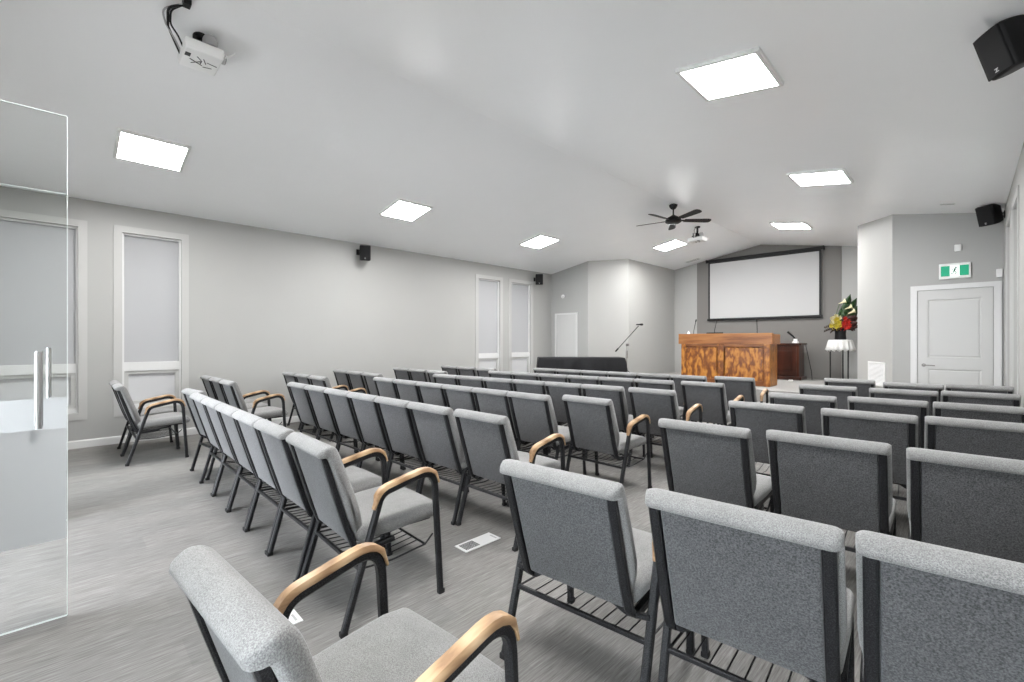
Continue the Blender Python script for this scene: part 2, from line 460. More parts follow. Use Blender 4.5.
# ------------------------------------------------------------------ ceiling lights
def slope_mtx(x, y):
    s = math.atan(SL) * (1 if x < XM else -1)
    return Matrix.Translation((x, y, ceil_z(x))) @ Matrix.Rotation(-s, 4, 'Y')
def make_light():
    r = empty('ceiling_light')
    b = MB(); o, i, t = .305, .272, .030
    for sx in (-1, 1): b.box((sx * (o + i) / 2, 0, -t / 2), (o - i, 2 * o, t), bev=.004)
    for sy in (-1, 1): b.box((0, sy * (o + i) / 2, -t / 2), (2 * i, o - i, t), bev=.004)
    b.build('light_frame', M['white'], r)
    MB().box((0, 0, -.018), (2 * i, 2 * i, .020)).build('diffuser', M['lamp'], r)
    return r
LIGHTS = [(-6.24, .66, 'square lit ceiling panel nearest the glass doors, on the left slope'),
          (-6.24, 3.81, 'square lit ceiling panel above the middle of the left wall'),
          (-6.24, 6.98, 'square lit ceiling panel near the black speaker in the far left corner'),
          (-4.97, 10.20, 'square lit ceiling panel just beneath and behind the ceiling fan'),
          (-1.305, 3.69, 'largest square lit ceiling panel, on the right slope nearest the camera'),
          (-1.305, 6.785, 'square lit ceiling panel between the exit door and the fan on the right slope'),
          (-2.41, 10.04, 'farthest lit ceiling panel, on the right slope above the projection screen'),
          (-1.305, .59, 'square lit ceiling panel overhead at the back of the right slope')]
proto_light = make_light()
for i, (x, y, lab) in enumerate(LIGHTS):
    o = proto_light if i == 0 else copy_tree(proto_light)
    o.matrix_world = slope_mtx(x, y)
    tag(o, lab, 'ceiling light', 'square ceiling light panels')

# ------------------------------------------------------------------ chairs
TILT = math.radians(17.)
BU = Vector((0, -math.sin(TILT), math.cos(TILT))); BN = Vector((0, math.cos(TILT), math.sin(TILT)))
B0 = Vector((0, .088, .375)); BL = .497
def bp(x, s, t): return B0 + BU * s + BN * t + Vector((x, 0, 0))
def backrest_mb(W=.2508):
    prof = [(.015, .004), (.0, .022), (.008, .045), (.04, .058), (.12, .064), (.22, .064), (.32, .060), (.40, .056), (.455, .054), (.485, .046), (.502, .030), (.508, .008), (.506, -.014), (.499, -.032), (.488, -.041), (.476, -.041), (.469, -.033), (.467, -.022), (.455, -.008), (.38, -.004), (.2, -.002), (.08, .000)]
    # resample the closed profile (Catmull-Rom) for a round roll
    n = len(prof); fine = []
    for i in range(n):
        p0, p1, p2, p3 = (prof[(i + k) % n] for k in (-1, 0, 1, 2))
        for t in ((0, .5) if i < n else (0,)):
            fine.append(tuple(.5 * (2 * p1[a] + (p2[a] - p0[a]) * t + (2 * p0[a] - 5 * p1[a] + 4 * p2[a] - p3[a]) * t * t + (3 * p1[a] - p0[a] - 3 * p2[a] + p3[a]) * t ** 3) for a in (0, 1)))
    b = MB(); rings = []; R = .022
    st = [-1, -.994, -.975, -.945, -.90, -.7, -.35, 0, .35, .7, .90, .945, .975, .994, 1]
    for u in st:
        d = max(0., (abs(u) * W - (W - R)) / R); k = max(.18, math.sqrt(max(0., 1 - d * d)))
        ring = []
        for s, t in fine:
            w = W
            if s < .17:
                q = s / .17; w = W * (.86 + .14 * (q * q * (3 - 2 * q)))
            tc = .026 - .018 * min(1, max(0, (s - .30) / .16))
            crown = 1 + .07 * (1 - u * u) if .05 < s < .44 and t > .04 else 1
            ring.append(bp(u * w, BL / 2 + (s - BL / 2) * (1 - .022 * (1 - k)), tc + (t * crown - tc) * k))
        rings.append(ring)
    b.loft(rings); return b
def add(parent, mb, name, m, smooth=True): return mb.build(name, m, parent, smooth)
def make_chair(arms):
    r = empty('armchair' if arms else 'stacking_chair')
    fr = M['frame']
    # seat
    def dseat(q):
        y = q.y / .245; x = q.x / .25
        w = 1 - .045 * max(0, -y)
        z = q.z + (.014 * (1 - x * x) * (1 - .6 * y * y) if q.z > 0 else 0) + .012 * y
        if y > .55: z -= .028 * ((y - .55) / .45) ** 2 * (1 if q.z > 0 else .25)
        return Vector((q.x * w, q.y, z))
    b = MB().rbox((.498, .49, .082), .036, 6, dseat); b.xform(Matrix.Translation((0, .330, .425))); seat = add(r, b, 'seat', M['fab'], 'full')
    b = MB(); b.box((0, .32, .384), (.41, .40, .014), bev=.004); add(r, b, 'seat_base', M['black'])
    # back
    add(r, backrest_mb(), 'backrest', M['fab'], 'full')
    def dpan(q):
        x, s = q.x / .205, q.y / .232
        return bp(q.x, q.y + .235, q.z - .010 - (.010 * (1 - x * x) * (1 - s * s) if q.z < 0 else 0))
    add(r, MB().rbox((.408, .462, .020), .009, 5, dpan), 'back_panel', M['fab_shaded'], 'full')
    b = MB()
    for sx in (-1, 1):
        X = sx * .2215
        pts = [bp(X, .485, -.016), bp(X, .30, -.018), bp(X, .10, -.018), bp(X, -.005, -.012)]
        e = pts[-1] + Vector((0, .05, -.035)); e2 = e + Vector((0, .16, .014))
        b.sweep(fillet(pts + [e, e2], [.3, .3, .05, .05], 4), .033, .028)
    b.sweep([bp(-.21, .487, -.014), bp(.21, .487, -.014)], .022, .022, BN)
    add(r, b, 'back_frame', fr)
    # cross member under the back: runs leg to leg, dropping behind the seat
    X = .288 if arms else .236
    zj, yj = .345, .098
    b = MB(); b.sweep(fillet([(-X, yj, zj + .015), (-.20, yj + .005, zj), (-.155, yj - .012, zj + .035), (.155, yj - .012, zj + .035), (.20, yj + .005, zj), (X, yj, zj + .015)], .03, 4), .022, .022, Vector((0, 0, 1)))
    add(r, b, 'rear_crossbar', fr)
    # legs
    TW = .030 if arms else .026
    for sx in (-1, 1):
        Xs = sx * X
        if arms:
            path = fillet([(Xs, 0, 0), (Xs, .190, .610), (Xs, .490, .672), (Xs, .530, 0)], [.075, .085], 7)
        else:
            path = fillet([(Xs, 0, 0), (Xs, .106, .385), (Xs, .498, .392), (Xs, .530, 0)], [.045, .05], 6)
        zc = .40 if arms else .30
        i1 = next(i for i, p in enumerate(path) if i and (path[i].z > zc))
        def at(seg0, seg1, z):
            t = (z - seg0.z) / (seg1.z - seg0.z); return seg0.lerp(seg1, t)
        j1 = max(i for i, p in enumerate(path) if p.z > zc)
        pr, pf = at(path[i1 - 1], path[i1], zc), at(path[j1], path[j1 + 1], zc)
        rear, midp, front = path[:i1] + [pr], [pr] + path[i1:j1 + 1] + [pf], [pf] + path[j1 + 1:]
        for seg in (rear, front):
            l = add(r, MB().sweep(seg, TW, TW + .002), 'leg', fr)
            foot = seg[0] if seg is rear else seg[-1]
            b = MB(); b.box(foot + Vector((0, .002, .012)), (.030, .034, .024), bev=.004); b.build('foot_cap', M['rubber'], l)
        if arms:
            a = add(r, MB().sweep(midp, TW, TW + .002), 'armrest', fr)
            # oak cap following the outside of the bend
            zz = .475
            k0 = next(i for i, p in enumerate(midp) if p.z > .585); k1 = max(i for i, p in enumerate(midp) if p.z > .600)
            start = Vector((Xs, .19 * .535 / .61, .535)); pad = [start, start.lerp(midp[k0], .55)] + midp[k0:k1 + 1]
            end = midp[k1] + (midp[k1 + 1] - midp[k1]).normalized() * .03 if k1 + 1 < len(midp) else midp[k1]
            pad = [p for p in pad] + [end]
            w = [.024, .034] + [.042] * (len(pad) - 4) + [.038, .030]
            rings = []
            for i, p in enumerate(pad):
                t = (pad[min(i + 1, len(pad) - 1)] - pad[max(i - 1, 0)]).normalized(); u = Vector((1, 0, 0)).cross(t)
                if u.dot(Vector((0, 0, 1))) < 0 and abs(t.y) > .3: u = -u
                th = .020 if 1 < i < len(pad) - 2 else .011
                base = .0150; hw = w[i] / 2
                rings.append([p + u * h + Vector((x, 0, 0)) for x, h in ((-hw, base), (hw, base), (hw, base + th * .6), (hw * .72, base + th), (-hw * .72, base + th), (-hw, base + th * .6))])
            b = MB(); b.loft(rings); b.build('armrest_pad', M['oak'], a, True)
        else:
            add(r, MB().sweep(midp, .025, .027), 'side_rail', fr)
    # book rack: rear stretcher, front bar and wires
    zs = .275; ys = (.190 * zs / .61) if arms else (.106 * zs / .385)
    b = MB(); b.sweep([(-X, ys, zs), (X, ys, zs)], .020, .020, Vector((0, 1, 0))); add(r, b, 'stretcher', fr)
    b = MB(); b.tube([(-X + .01, .44, .285), (X - .01, .44, .285)], .006)
    for k in range(9):
        x = -.205 + .05125 * k; b.tube([(x, ys, zs), (x, .25, zs - .012), (x, .44, .285)], .0028, 6)
    for sx in (-1, 1): b.tube([(sx * (X - .01), ys, zs), (sx * (X - .01), .25, zs - .01), (sx * (X - .01), .44, .285), (sx * (X - .006), .485, .33)], .005, 6)
    add(r, b, 'book_rack', fr)
    return r
proto = {False: make_chair(False), True: make_chair(True)}
used = {False: False, True: False}
def chair(x, ytop, rz, label, group, arms=False, sx=1.):
    o = proto[arms] if not used[arms] else copy_tree(proto[arms]); used[arms] = True
    off = .060                                                     # the top of the back overhangs the rear feet
    o.location = (x - off * math.sin(rz) * 1, ytop + off * math.cos(rz), 0); o.rotation_euler = (0, 0, rz)
    o.scale = (sx, 1, 1); tag(o, label, 'chair', group); return o
ORD = ['first', 'second', 'third', 'fourth', 'fifth', 'sixth', 'seventh']
ROWN = ['rearmost row', 'second row from the back', 'third row from the back', 'fourth row from the back', 'fifth row from the back', 'front row']
# centre block: six rows of seven; right edge of the ganged six, y of the back tops at either end, aisle armchair
CEN = [(-2.60, .845, .845, -2.315, .845, -.03), (-2.642, 1.885, 1.955, -2.355, 1.985, .02), (-2.628, 2.97, 3.045, -2.35, 3.20, 0),
       (-2.57, 3.90, 4.17, -2.285, 4.225, .03), (-2.53, 4.96, 5.25, -2.23, 5.345, .04), (-2.53, 6.06, 6.24, -2.235, 6.40, .08)]
for k, (xr, ya, yb, xa, ya7, ra) in enumerate(CEN):
    p = .505
    tilt = math.atan2(yb - ya, 5 * p)
    for i in range(6):
        x = xr + .004 - p * (5.5 - i) * math.cos(tilt); y = ya + (yb - ya) * i / 5
        rz = tilt
        if k == 0 and i == 0: x, y, rz = -5.42, .885, .10
        chair(x, y, rz, f"grey armless chair, {ORD[i]} from left in the centre block's {ROWN[k]}", 'armless chairs of the centre block')
    chair(xa + .022, ya7, ra, f"grey armchair at the aisle end of the centre block's {ROWN[k]}", 'aisle armchairs of the centre block', True)
# right block
RGT = [(1.25, 1.335, 1.42, .10), (2.61, 2.69, 2.70, .05), (3.81, 3.86, 3.94, .07), (4.70, 4.86, 4.92, .07), (5.85, 5.90, 6.08, .08), (7.05, 6.86, 7.08, .06)]
RX = [(-1.08, -.482, .062), (-1.10, -.512, .068), (-1.107, -.484, .07), (-1.06, -.478, .07), (-1.075, -.455, .083), (-1.06, -.44, .09)]
for k, (y1, y2, y3, tl) in enumerate(RGT):
    x1, x2, x3 = RX[k]
    chair(x1, y1 + .045, tl, f"grey {'armchair' if k == 0 else 'armless chair'} nearest the aisle in the right block's {ROWN[k]}", 'aisle chairs of the right block', k == 0, sx=1.05)
    chair(x2, y2 + .045, tl, f"grey armless chair in the middle of the right block's {ROWN[k]}", 'armless chairs of the right block', sx=1.05)
    chair(x3, y3 + .035, tl, f"grey chair at the wall end of the right block's {ROWN[k]}", 'armless chairs of the right block', sx=1.05)
# chairs along the left wall
LFT = [(-6.66, .40), (-6.37, 1.39), (-6.31, 2.46), (-6.34, 3.28), (-6.13, 4.31), (-6.07, 5.34)]
LN = ['nearest', 'second nearest', 'third nearest', 'fourth nearest', 'fifth nearest', 'farthest']
for k, (xa, y) in enumerate(LFT):
    chair(xa, y, 0, f'grey armchair with oak arms in the {LN[k]} group of chairs along the left wall', 'armchairs of the left wall groups', True)
    if k == 0:
        chair(xa - .56, y - .0, 0, 'grey armless chair next to the wall beside the tall window near the glass doors', 'armless chairs of the left wall groups')
        continue
    for j in range(2):
        chair(xa - .562 - .507 * j, y - .01 * j, 0, f'grey armless chair, {["middle", "wall side"][j]} of the {LN[k]} group of chairs along the left wall', 'armless chairs of the left wall groups')
chair(-1.05, .215, .075, 'light grey armchair with oak arms standing alone in the left foreground', 'single foreground armchair', True)

# ------------------------------------------------------------------ floor registers
def register(x, y, lab):
    r = empty('floor_register', (x, y, 0)); b = MB()
    b.box((0, 0, .004), (.125, .30, .006), bev=.002); b.build('plate', M['register'], r)
    b = MB()
    for k in range(10): b.box((0, -.128 + .0115 * k, .0075), (.085, .006, .002))
    b.build('slats', M['slot'], r)
    b = MB(); b.box((.012, .125, .0075), (.062, .010, .002)); b.build('slider', M['greymetal'], r)
    tag(r, lab, 'floor vent', 'white floor registers')
register(-2.30, 1.957, 'white floor register beside the rearmost aisle armchair')
register(-2.31, .66, 'white floor register partly hidden behind the foreground armchair')

# ------------------------------------------------------------------ speakers
def speaker(x, y, z, face, pitch, wall, label):
    """face: heading of the grille in degrees (0 = +x); wall = (x, y, z) of the bracket plate"""
    r = empty('loudspeaker', (x, y, z)); h = math.radians(face)
    R = Matrix.Rotation(h + PI / 2, 4, 'Z') @ Matrix.Rotation(pitch, 4, 'X')      # local -y = grille
    def dbody(q):
        k = 1 - .22 * max(0, (q.y + .02) / .11); return Vector((q.x * k, q.y, q.z * (1 - .12 * max(0, (q.y + .02) / .11))))
    b = MB().rbox((.19, .19, .27), .022, 4, dbody).xform(R); b.build('cabinet', M['black'], r, True)
    b = MB().rbox((.176, .012, .256), .005, 5, lambda q: q + Vector((0, -.0965 - .010 * (1 - (q.x / .09) ** 2), 0))).xform(R); g = b.build('grille', M['grille'], r, True)
    b = MB(); b.box((0, -.1115, -.092), (.024, .002, .005)); b.box((0, -.1115, -.108), (.024, .002, .005)); b.box((0, -.1115, -.100), (.006, .002, .014), rot=Matrix.Rotation(.7, 3, 'Y'))
    b.xform(R).build('badge', M['greymetal'], g)
    w = Vector(wall) - Vector((x, y, z)); back = R @ Vector((0, .085, 0))
    b = MB(); nx = 1 if wall[0] > -3 else -1
    b.box(w - Vector((nx * .004, 0, 0)), (.012, .06, .10), bev=.002)
    for dz in (.022, -.022): b.tube([w - Vector((nx * .01, 0, -dz)), w - Vector((nx * .06, 0, -dz * .7)), back * .9], .008)
    b.build('wall_bracket', M['black'], r)
    tag(r, label, 'speaker', 'wall mounted loudspeakers')
speaker(XL + .17, 3.86, 2.945, -28, math.radians(4), (XL, 3.80, 2.98), 'black loudspeaker high on the left wall midway between the windows')
speaker(XL + .17, 8.60, 2.925, -48, math.radians(4), (XL, 8.60, 2.94), 'black loudspeaker on the left wall in the far left corner')
speaker(.185, 3.86, 3.045, 212, math.radians(18), (XR - .001, 3.95, 3.06), 'large black loudspeaker at the top right corner, nearest the camera')
speaker(.222, 8.82, 3.05, 235, math.radians(16), (XR, 9.0, 3.06), 'black loudspeaker above the exit door on the right wall')

# ------------------------------------------------------------------ projection screen
r = empty('projection_screen', (-3.745, YS - .09, 1.955))
b = MB(); b.sweep([(-1.36, 0, 1.60), (1.36, 0, 1.60)], .075, .085, Vector((0, 1, 0)), n=12, e=.6)
for s in (-1, 1): b.box((s * 1.365, .0, 1.60), (.03, .085, .095), bev=.006)
b.build('screen_housing', M['black'], r, True)
for s_ in (-1, 1): b = MB(); b.box((s_ * 1.2, .06, 1.62), (.04, .036, .05)); b.build('hanging_bracket', M['black'], r)
MB().box((0, 0, .775), (2.55, .006, 1.515)).build('screen_fabric', M['screen'], r)
b = MB()
for s in (-1, 1): b.box((s * 1.296, -.001, .78), (.042, .008, 1.56))
b.box((0, -.001, 1.546), (2.55, .008, .03))
b.build('screen_border', M['black'], r)
b = MB(); b.sweep([(-1.345, 0, -.02), (1.345, 0, -.02)], .032, .062, Vector((0, 1, 0)), n=8); b.build('bottom_bar', M['black'], r, True)
tag(r, 'large white projection screen with black housing hanging on the grey accent wall', 'projection screen')

# ------------------------------------------------------------------ pulpit
r = empty('pulpit', (-3.645, 9.88, .44)); W, D, Hh = 1.80, .50, .845
b = MB()
def fr(cx, cz, sx, sz, d=.02, y=0): b.box((cx, y + d / 2, cz), (sx, d, sz), bev=.004)
fr(-W / 2 + .055, Hh / 2, .11, Hh); fr(W / 2 - .055, Hh / 2, .11, Hh); fr(-.04, Hh / 2, .13, Hh - .002); 
b2 = MB()
b.build('post', M['pine'], r)
for cx, w in ((-.457, .666), (.4125, .735)):
    p = MB(); p.box((cx + 0, .016, Hh / 2), (w, .012, Hh - .15), bev=.003); p.build('front_panel', M['pine'], r)
b = MB()
for cx, w in ((-.4475, .685), (.4075, .765)):
    fr(cx, .055, w, .10); fr(cx, Hh - .03, w, .055)
b.build('rail', M['pinerail'], r)
for s in (-1, 1):
    b = MB(); b.box((s * (W / 2 - .012), D / 2 + .012, Hh / 2), (.024, D - .024, Hh), bev=.004)
    b.box((s * (W / 2 + .003), .05, Hh / 2), (.008, .06, Hh - .02), bev=.002); b.box((s * (W / 2 + .003), D - .05, Hh / 2), (.008, .06, Hh - .02), bev=.002)
    b.build('side_panel', M['pine'], r)
b = MB(); b.box((0, D / 2, .42), (W - .06, .02, .8)); b.build('back_panel', M['pine'], r)
b = MB()
b.box((0, .02, Hh + .112), (W + .11, .09, .225), bev=.008)
for s in (-1, 1): b.box((s * (W / 2 + .03), D / 2 + .04, Hh + .10), (.05, D - .05, .20), bev=.008)
b.box((0, D / 2 + .05, Hh + .025), (W + .02, D - .1, .03), bev=.004)
b.build('top_ledge', M['pinerail'], r)
tag(r, 'wide orange stained wooden pulpit with panelled front on the carpeted platform', 'pulpit')
# things on the pulpit
ZP = .44 + Hh + .0415
def gooseneck(x, y, tip, label):
    r = empty('gooseneck_microphone', (x, y, ZP)); b = MB(); b.lathe([(.001, 0), (.05, 0), (.05, .02), (.035, .035), (.001, .036)]); b.build('microphone_base', M['black'], r, True)
    t = Vector(tip) - Vector((x, y, ZP)); b = MB(); m1 = Vector((t.x * .25, t.y * .2, t.z * .55))
    b.tube([(0, 0, .03), m1 * .5, m1, (m1 + t) / 2 + Vector((0, 0, .01)), t], .007); b.build('stem', M['black'], r, True)
    b = MB(); d = (t - m1).normalized(); b.tube([t - d * .01, t, t + d * .045, t + d * .055], [.008, .013, .013, .006], 10); b.build('capsule', M['black'], r, True)
    tag(r, label, 'microphone', 'gooseneck microphones on the pulpit')
gooseneck(-4.42, 10.22, (-4.33, 10.15, 1.79), 'leftmost slender gooseneck microphone on the wooden pulpit')
gooseneck(-4.00, 10.325, (-3.89, 10.22, 1.80), 'slender gooseneck microphone at the middle of the wooden pulpit')
gooseneck(-3.08, 10.25, (-3.08, 10.22, 1.76), 'slender gooseneck microphone at the right side of the wooden pulpit')
b = MB(); b.box((0, 0, .012), (.36, .26, .022), bev=.004)
b.box((0, .10, .115), (.36, .018, .20), rot=Matrix.Rotation(-.15, 3, 'X'), bev=.003)
o = b.build('laptop', M['black'], None, loc=(-3.94, 10.12, ZP)); tag(o, 'dark laptop standing on the pulpit top behind its ledge', 'laptop')
b = MB().lathe([(.001, 0), (.032, 0), (.036, .05), (.030, .10), (.028, .2), (.012, .23), (.012, .245), (.001, .246)]); o = b.build('water_bottle', M['white'], None, True, loc=(-4.44, 10.02, ZP)); tag(o, 'small white bottle peeking over the left end of the pulpit', 'bottle')

# ------------------------------------------------------------------ dark cabinet behind the pulpit
r = empty('cabinet', (-3.35, 12.0, .44))
b = MB(); b.box((0, .25, .44), (1.24, .46, .74), bev=.004); b.build('cabinet_body', M['mahog'], r)
b = MB(); b.box((0, .25, .835), (1.34, .54, .05), bev=.01); b.build('cabinet_top', M['mahog'], r)
b = MB(); b.box((0, .25, .04), (1.34, .54, .08), bev=.01); b.build('plinth', M['mahog'], r)
for s in (-1, 1):
    b = MB(); b.box((s * .30, .010, .45), (.54, .022, .66), bev=.004); b.box((s * .30, -.006, .45), (.36, .014, .46), bev=.006)
    d = b.build('cabinet_door', M['mahog'], r); k = MB(); k.cyl((s * .07, 0, .45), (s * .07, -.025, .45), .012); k.build('knob', M['handle_dark'], d, True)
tag(r, 'low dark mahogany cabinet against the grey wall behind the pulpit', 'cabinet')
r = empty('desk_microphone', (-2.84, 12.2, .44 + .86))
b = MB(); b.lathe([(.001, 0), (.07, 0), (.07, .03), (.045, .06), (.04, .10), (.001, .105)]); b.build('microphone_base', M['white'], r, True)
b = MB(); b.tube([(0, 0, .09), (-.05, 0, .16), (-.16, -.02, .27)], [.017, .02, .026], 10); b.build('microphone_head', M['black'], r, True)
tag(r, 'black microphone on a small white base atop the dark cabinet', 'microphone')
b = MB(); b.tube(fillet([(-2.655, 12.3, 1.25), (-2.61, 12.35, .95), (-2.56, 12.4, .62), (-2.55, 12.4, .445)], .1), .007); o = b.build('power_cable', M['black'], None, True)
tag(o, 'thin black cable hanging down beside the dark cabinet', 'cable')
b = MB().rbox((.09, .06, .035), .014, 2); o = b.build('plug_adapter', M['white'], None, True, loc=(-2.80, 11.62, .458)); tag(o, 'small white plug lying on the platform by the dark cabinet', 'plug')

# ------------------------------------------------------------------ flower stand
FX, FY = -1.975, 12.2
r = empty('plant_stand', (FX, FY, .44)); zt = .93
b = MB(); b.lathe([(.001, zt - .025), (.20, zt - .025), (.21, zt - .012), (.20, zt - .001), (.001, zt)], n=32); b.build('stand_top', M['black'], r, True)
for k in range(3):
    a = math.radians(160 + 45.3 + 120 * k); b = MB(); b.cyl((.19 * math.cos(a), .19 * math.sin(a), 0), (.19 * math.cos(a), .19 * math.sin(a), zt - .02), .013); b.build('leg', M['black'], r, True)
b = MB(); P = [(.19 * math.cos(t * PI / 12), .19 * math.sin(t * PI / 12), .06) for t in range(25)]; b.tube(P, .008); b.build('lower_ring', M['black'], r, True)
tag(r, 'slim black plant stand on thin legs beside the alcove wall', 'plant stand')
b = MB(); rings = []; N = 96
for rr, z in ((.02, .006), (.15, .006), (.208, .005), (.222, -.01), (.232, -.06), (.244, -.14), (.258, -.235)):
    q = max(0, (.01 - z) / .25)
    rings.append([Vector((math.cos(2 * PI * k / N) * rr * (1 + .10 * q * math.cos(15 * 2 * PI * k / N)), math.sin(2 * PI * k / N) * rr * (1 + .10 * q * math.cos(15 * 2 * PI * k / N)), z + (.02 * q * math.cos(15 * 2 * PI * k / N) if q > .8 else 0))) for k in range(N)])
V = b.loft(rings, cap=False); b.bm.faces.new(V[0])
o = b.build('tablecloth', M['cloth_white'], None, True, loc=(FX, FY, .44 + zt + .002)); tag(o, 'white scalloped round cloth draped over the plant stand', 'tablecloth')
md = o.modifiers.new('thick', 'SOLIDIFY'); md.thickness = .003
zv = .44 + zt + .0095
b = MB(); b.lathe([(.001, 0), (.105, 0), (.108, .02), (.10, .12), (.11, .23), (.118, .25), (.104, .25), (.095, .12), (.001, .03)], n=24)
o = b.build('vase', M['black'], None, True, loc=(FX, FY, zv)); tag(o, 'dark round vase on the white cloth of the plant stand', 'vase')
def cmat(n, c, r=.55): return mat(n, c, r)
STEM = cmat('green_stem', (.05, .11, .03))
LEAF, FERN, RED, YEL, CRM, BURG = cmat('dark_green_leaf', (.018, .055, .012), .4), cmat('burgundy_frond', (.030, .012, .010)), cmat('red_petal', (.52, .022, .012)), cmat('yellow_petal', (.62, .50, .05)), cmat('cream_petal', (.72, .66, .42)), cmat('bronze_leaf', (.055, .016, .012))
r = empty('flower_bouquet', (FX, FY, zv + .04))
def blade(b, base, tip, w, bend=.1, seg=7, roll=None):
    base, tip = Vector(base), Vector(tip); d = tip - base; s = d.cross(Vector(roll or (0, 1, .2))).normalized(); n = s.cross(d).normalized()
    L, Rr = [], []
    for i in range(seg + 1):
        t = i / seg; ww = w * math.sin(PI * min(1, .08 + t * .92)) ** .8; p = base + d * t + n * bend * math.sin(PI * t)
        L.append(b.bm.verts.new(p - s * ww + n * ww * .25)); Rr.append(b.bm.verts.new(p + s * ww + n * ww * .25))
        if i:
            c0 = b.bm.verts.new(base + d * ((i - 1) / seg) + n * bend * math.sin(PI * (i - 1) / seg)); c1 = b.bm.verts.new(p)
            b.bm.faces.new((L[i - 1], c0, c1, L[i])); b.bm.faces.new((c0, Rr[i - 1], Rr[i], c1))
def solid(o, t=.004): md = o.modifiers.new('thick', 'SOLIDIFY'); md.thickness = t; return o
rx = Vector((.703, .711, 0)); dv = Vector((-.711, .703, 0))         # picture-right and depth, to lay the spray out facing the hall
def at(u, d, z): return rx * u + dv * d + Vector((0, 0, z))
for (u0, u1, z1, w, d) in ((.14, .26, .98, .125, .05), (.16, .44, .90, .12, .10), (.05, .10, .70, .06, .1), (.14, .44, .74, .11, .0), (.10, .22, .78, .10, -.02), (.08, .36, .55, .08, .06)):
    b = MB(); blade(b, at(u0, 0, .2), at(u1, d, z1), w, .06, roll=tuple(dv)); solid(b.build('leaf', LEAF, r, True))
for (u1, z1, d) in ((-.40, .22, -.05), (-.37, .13, .0), (-.30, .10, -.1), (-.26, .28, -.1), (.26, .30, -.08), (.32, .22, .0), (.24, .16, -.1), (.30, .40, .04), (-.16, .14, -.14), (.16, .15, -.14)):
    b = MB(); base, tip = at(0, 0, .2), at(u1, d, z1)
    b.tube([base, (base + tip) / 2 + Vector((0, 0, .05)), tip], .004, 5)
    for i in range(3, 10):
        t = i / 10; p = base.lerp(tip, t) + Vector((0, 0, .05 * math.sin(PI * t)))
        for s in (-1, 1): blade(b, p, p + (tip - base).normalized() * .035 + Vector((0, 0, s * .062 * (1.15 - t))) + dv * (-.01), .013, .004, 3, tuple(dv))
    solid(b.build('frond', FERN if abs(u1) > .2 else BURG, r, True), .003)
for (u, z, d, w) in ((.16, .52, -.06, .10), (.24, .46, -.04, .09), (.10, .50, -.02, .09), (.18, .38, -.1, .08), (.28, .34, -.16, .085), (.32, .46, -.12, .085), (.34, .26, -.14, .07), (.24, .50, -.16, .08)):
    b = MB(); blade(b, at(.02, 0, .22), at(u, d, z), w, .05, roll=tuple(dv)); solid(b.build('bronze_leaf', BURG, r, True))
def bloom(name, m, u, z, d, rad, n=9):
    b = MB(); c = at(u, d, z)
    b.tube([at(u * .2, 0, .18), at(u * .7, d * .6, z * .65), c], .005, 5)
    for k in range(n):
        a = 2 * PI * k / n + u * 9; rr = rad * (1 if k % 2 else .85)
        dr = rx * math.cos(a) * rr + Vector((0, 0, 1)) * math.sin(a) * rr - dv * rad * .55
        blade(b, c, c + dr, rad * .34, .012, 4, tuple(dv))
    solid(b.build(name, m, r, True), .004)
for (u, z, d, q) in ((-.05, .31, -.17, .075), (.03, .34, -.17, .07), (-.01, .24, -.19, .075), (.06, .26, -.16, .065), (-.09, .25, -.15, .055), (.01, .42, -.12, .055)): bloom('red_flower', RED, u, z, d, q, 7)
for (u, z, d, q) in ((-.25, .35, -.13, .062), (-.17, .33, -.17, .06), (-.30, .27, -.12, .06), (-.18, .41, -.13, .055), (-.22, .25, -.16, .06), (-.14, .27, -.16, .05)): bloom('yellow_flower', YEL, u, z, d, q)
for (u, z, d, q) in ((-.17, .47, -.08, .06), (-.26, .42, -.10, .06), (-.10, .44, -.1, .05), (-.29, .34, -.14, .05)): bloom('cream_flower', CRM, u, z, d, q)
for (u, z, d) in ((-.06, .76, -.06), (.05, .64, -.10), (.10, .54, -.12)):
    b = MB(); c = at(u, d, z); b.tube([at(.02, .1, .2), at(u * .6, d * .6 + .12, z * .7), c], .005, 6); b.build('stem', STEM, r, True)
    b = MB()
    N = 14; ax = (rx * .8 + Vector((0, 0, .35)) - dv * .4).normalized(); s1 = ax.orthogonal().normalized(); s2 = ax.cross(s1)
    b.loft([[c + ax * h + (s1 * math.cos(2 * PI * k / N) + s2 * math.sin(2 * PI * k / N)) * rr * (1 + .35 * math.cos(2 * PI * k / N) * (h > .07)) for k in range(N)] for h, rr in ((-.02, .005), (.03, .013), (.07, .020), (.10, .036), (.115, .055))], cap=False)
    solid(b.build('lily', CRM, r, True), .003)
tag(r, 'bouquet of red and yellow flowers with cream lilies and dark leaves in the vase', 'flowers')

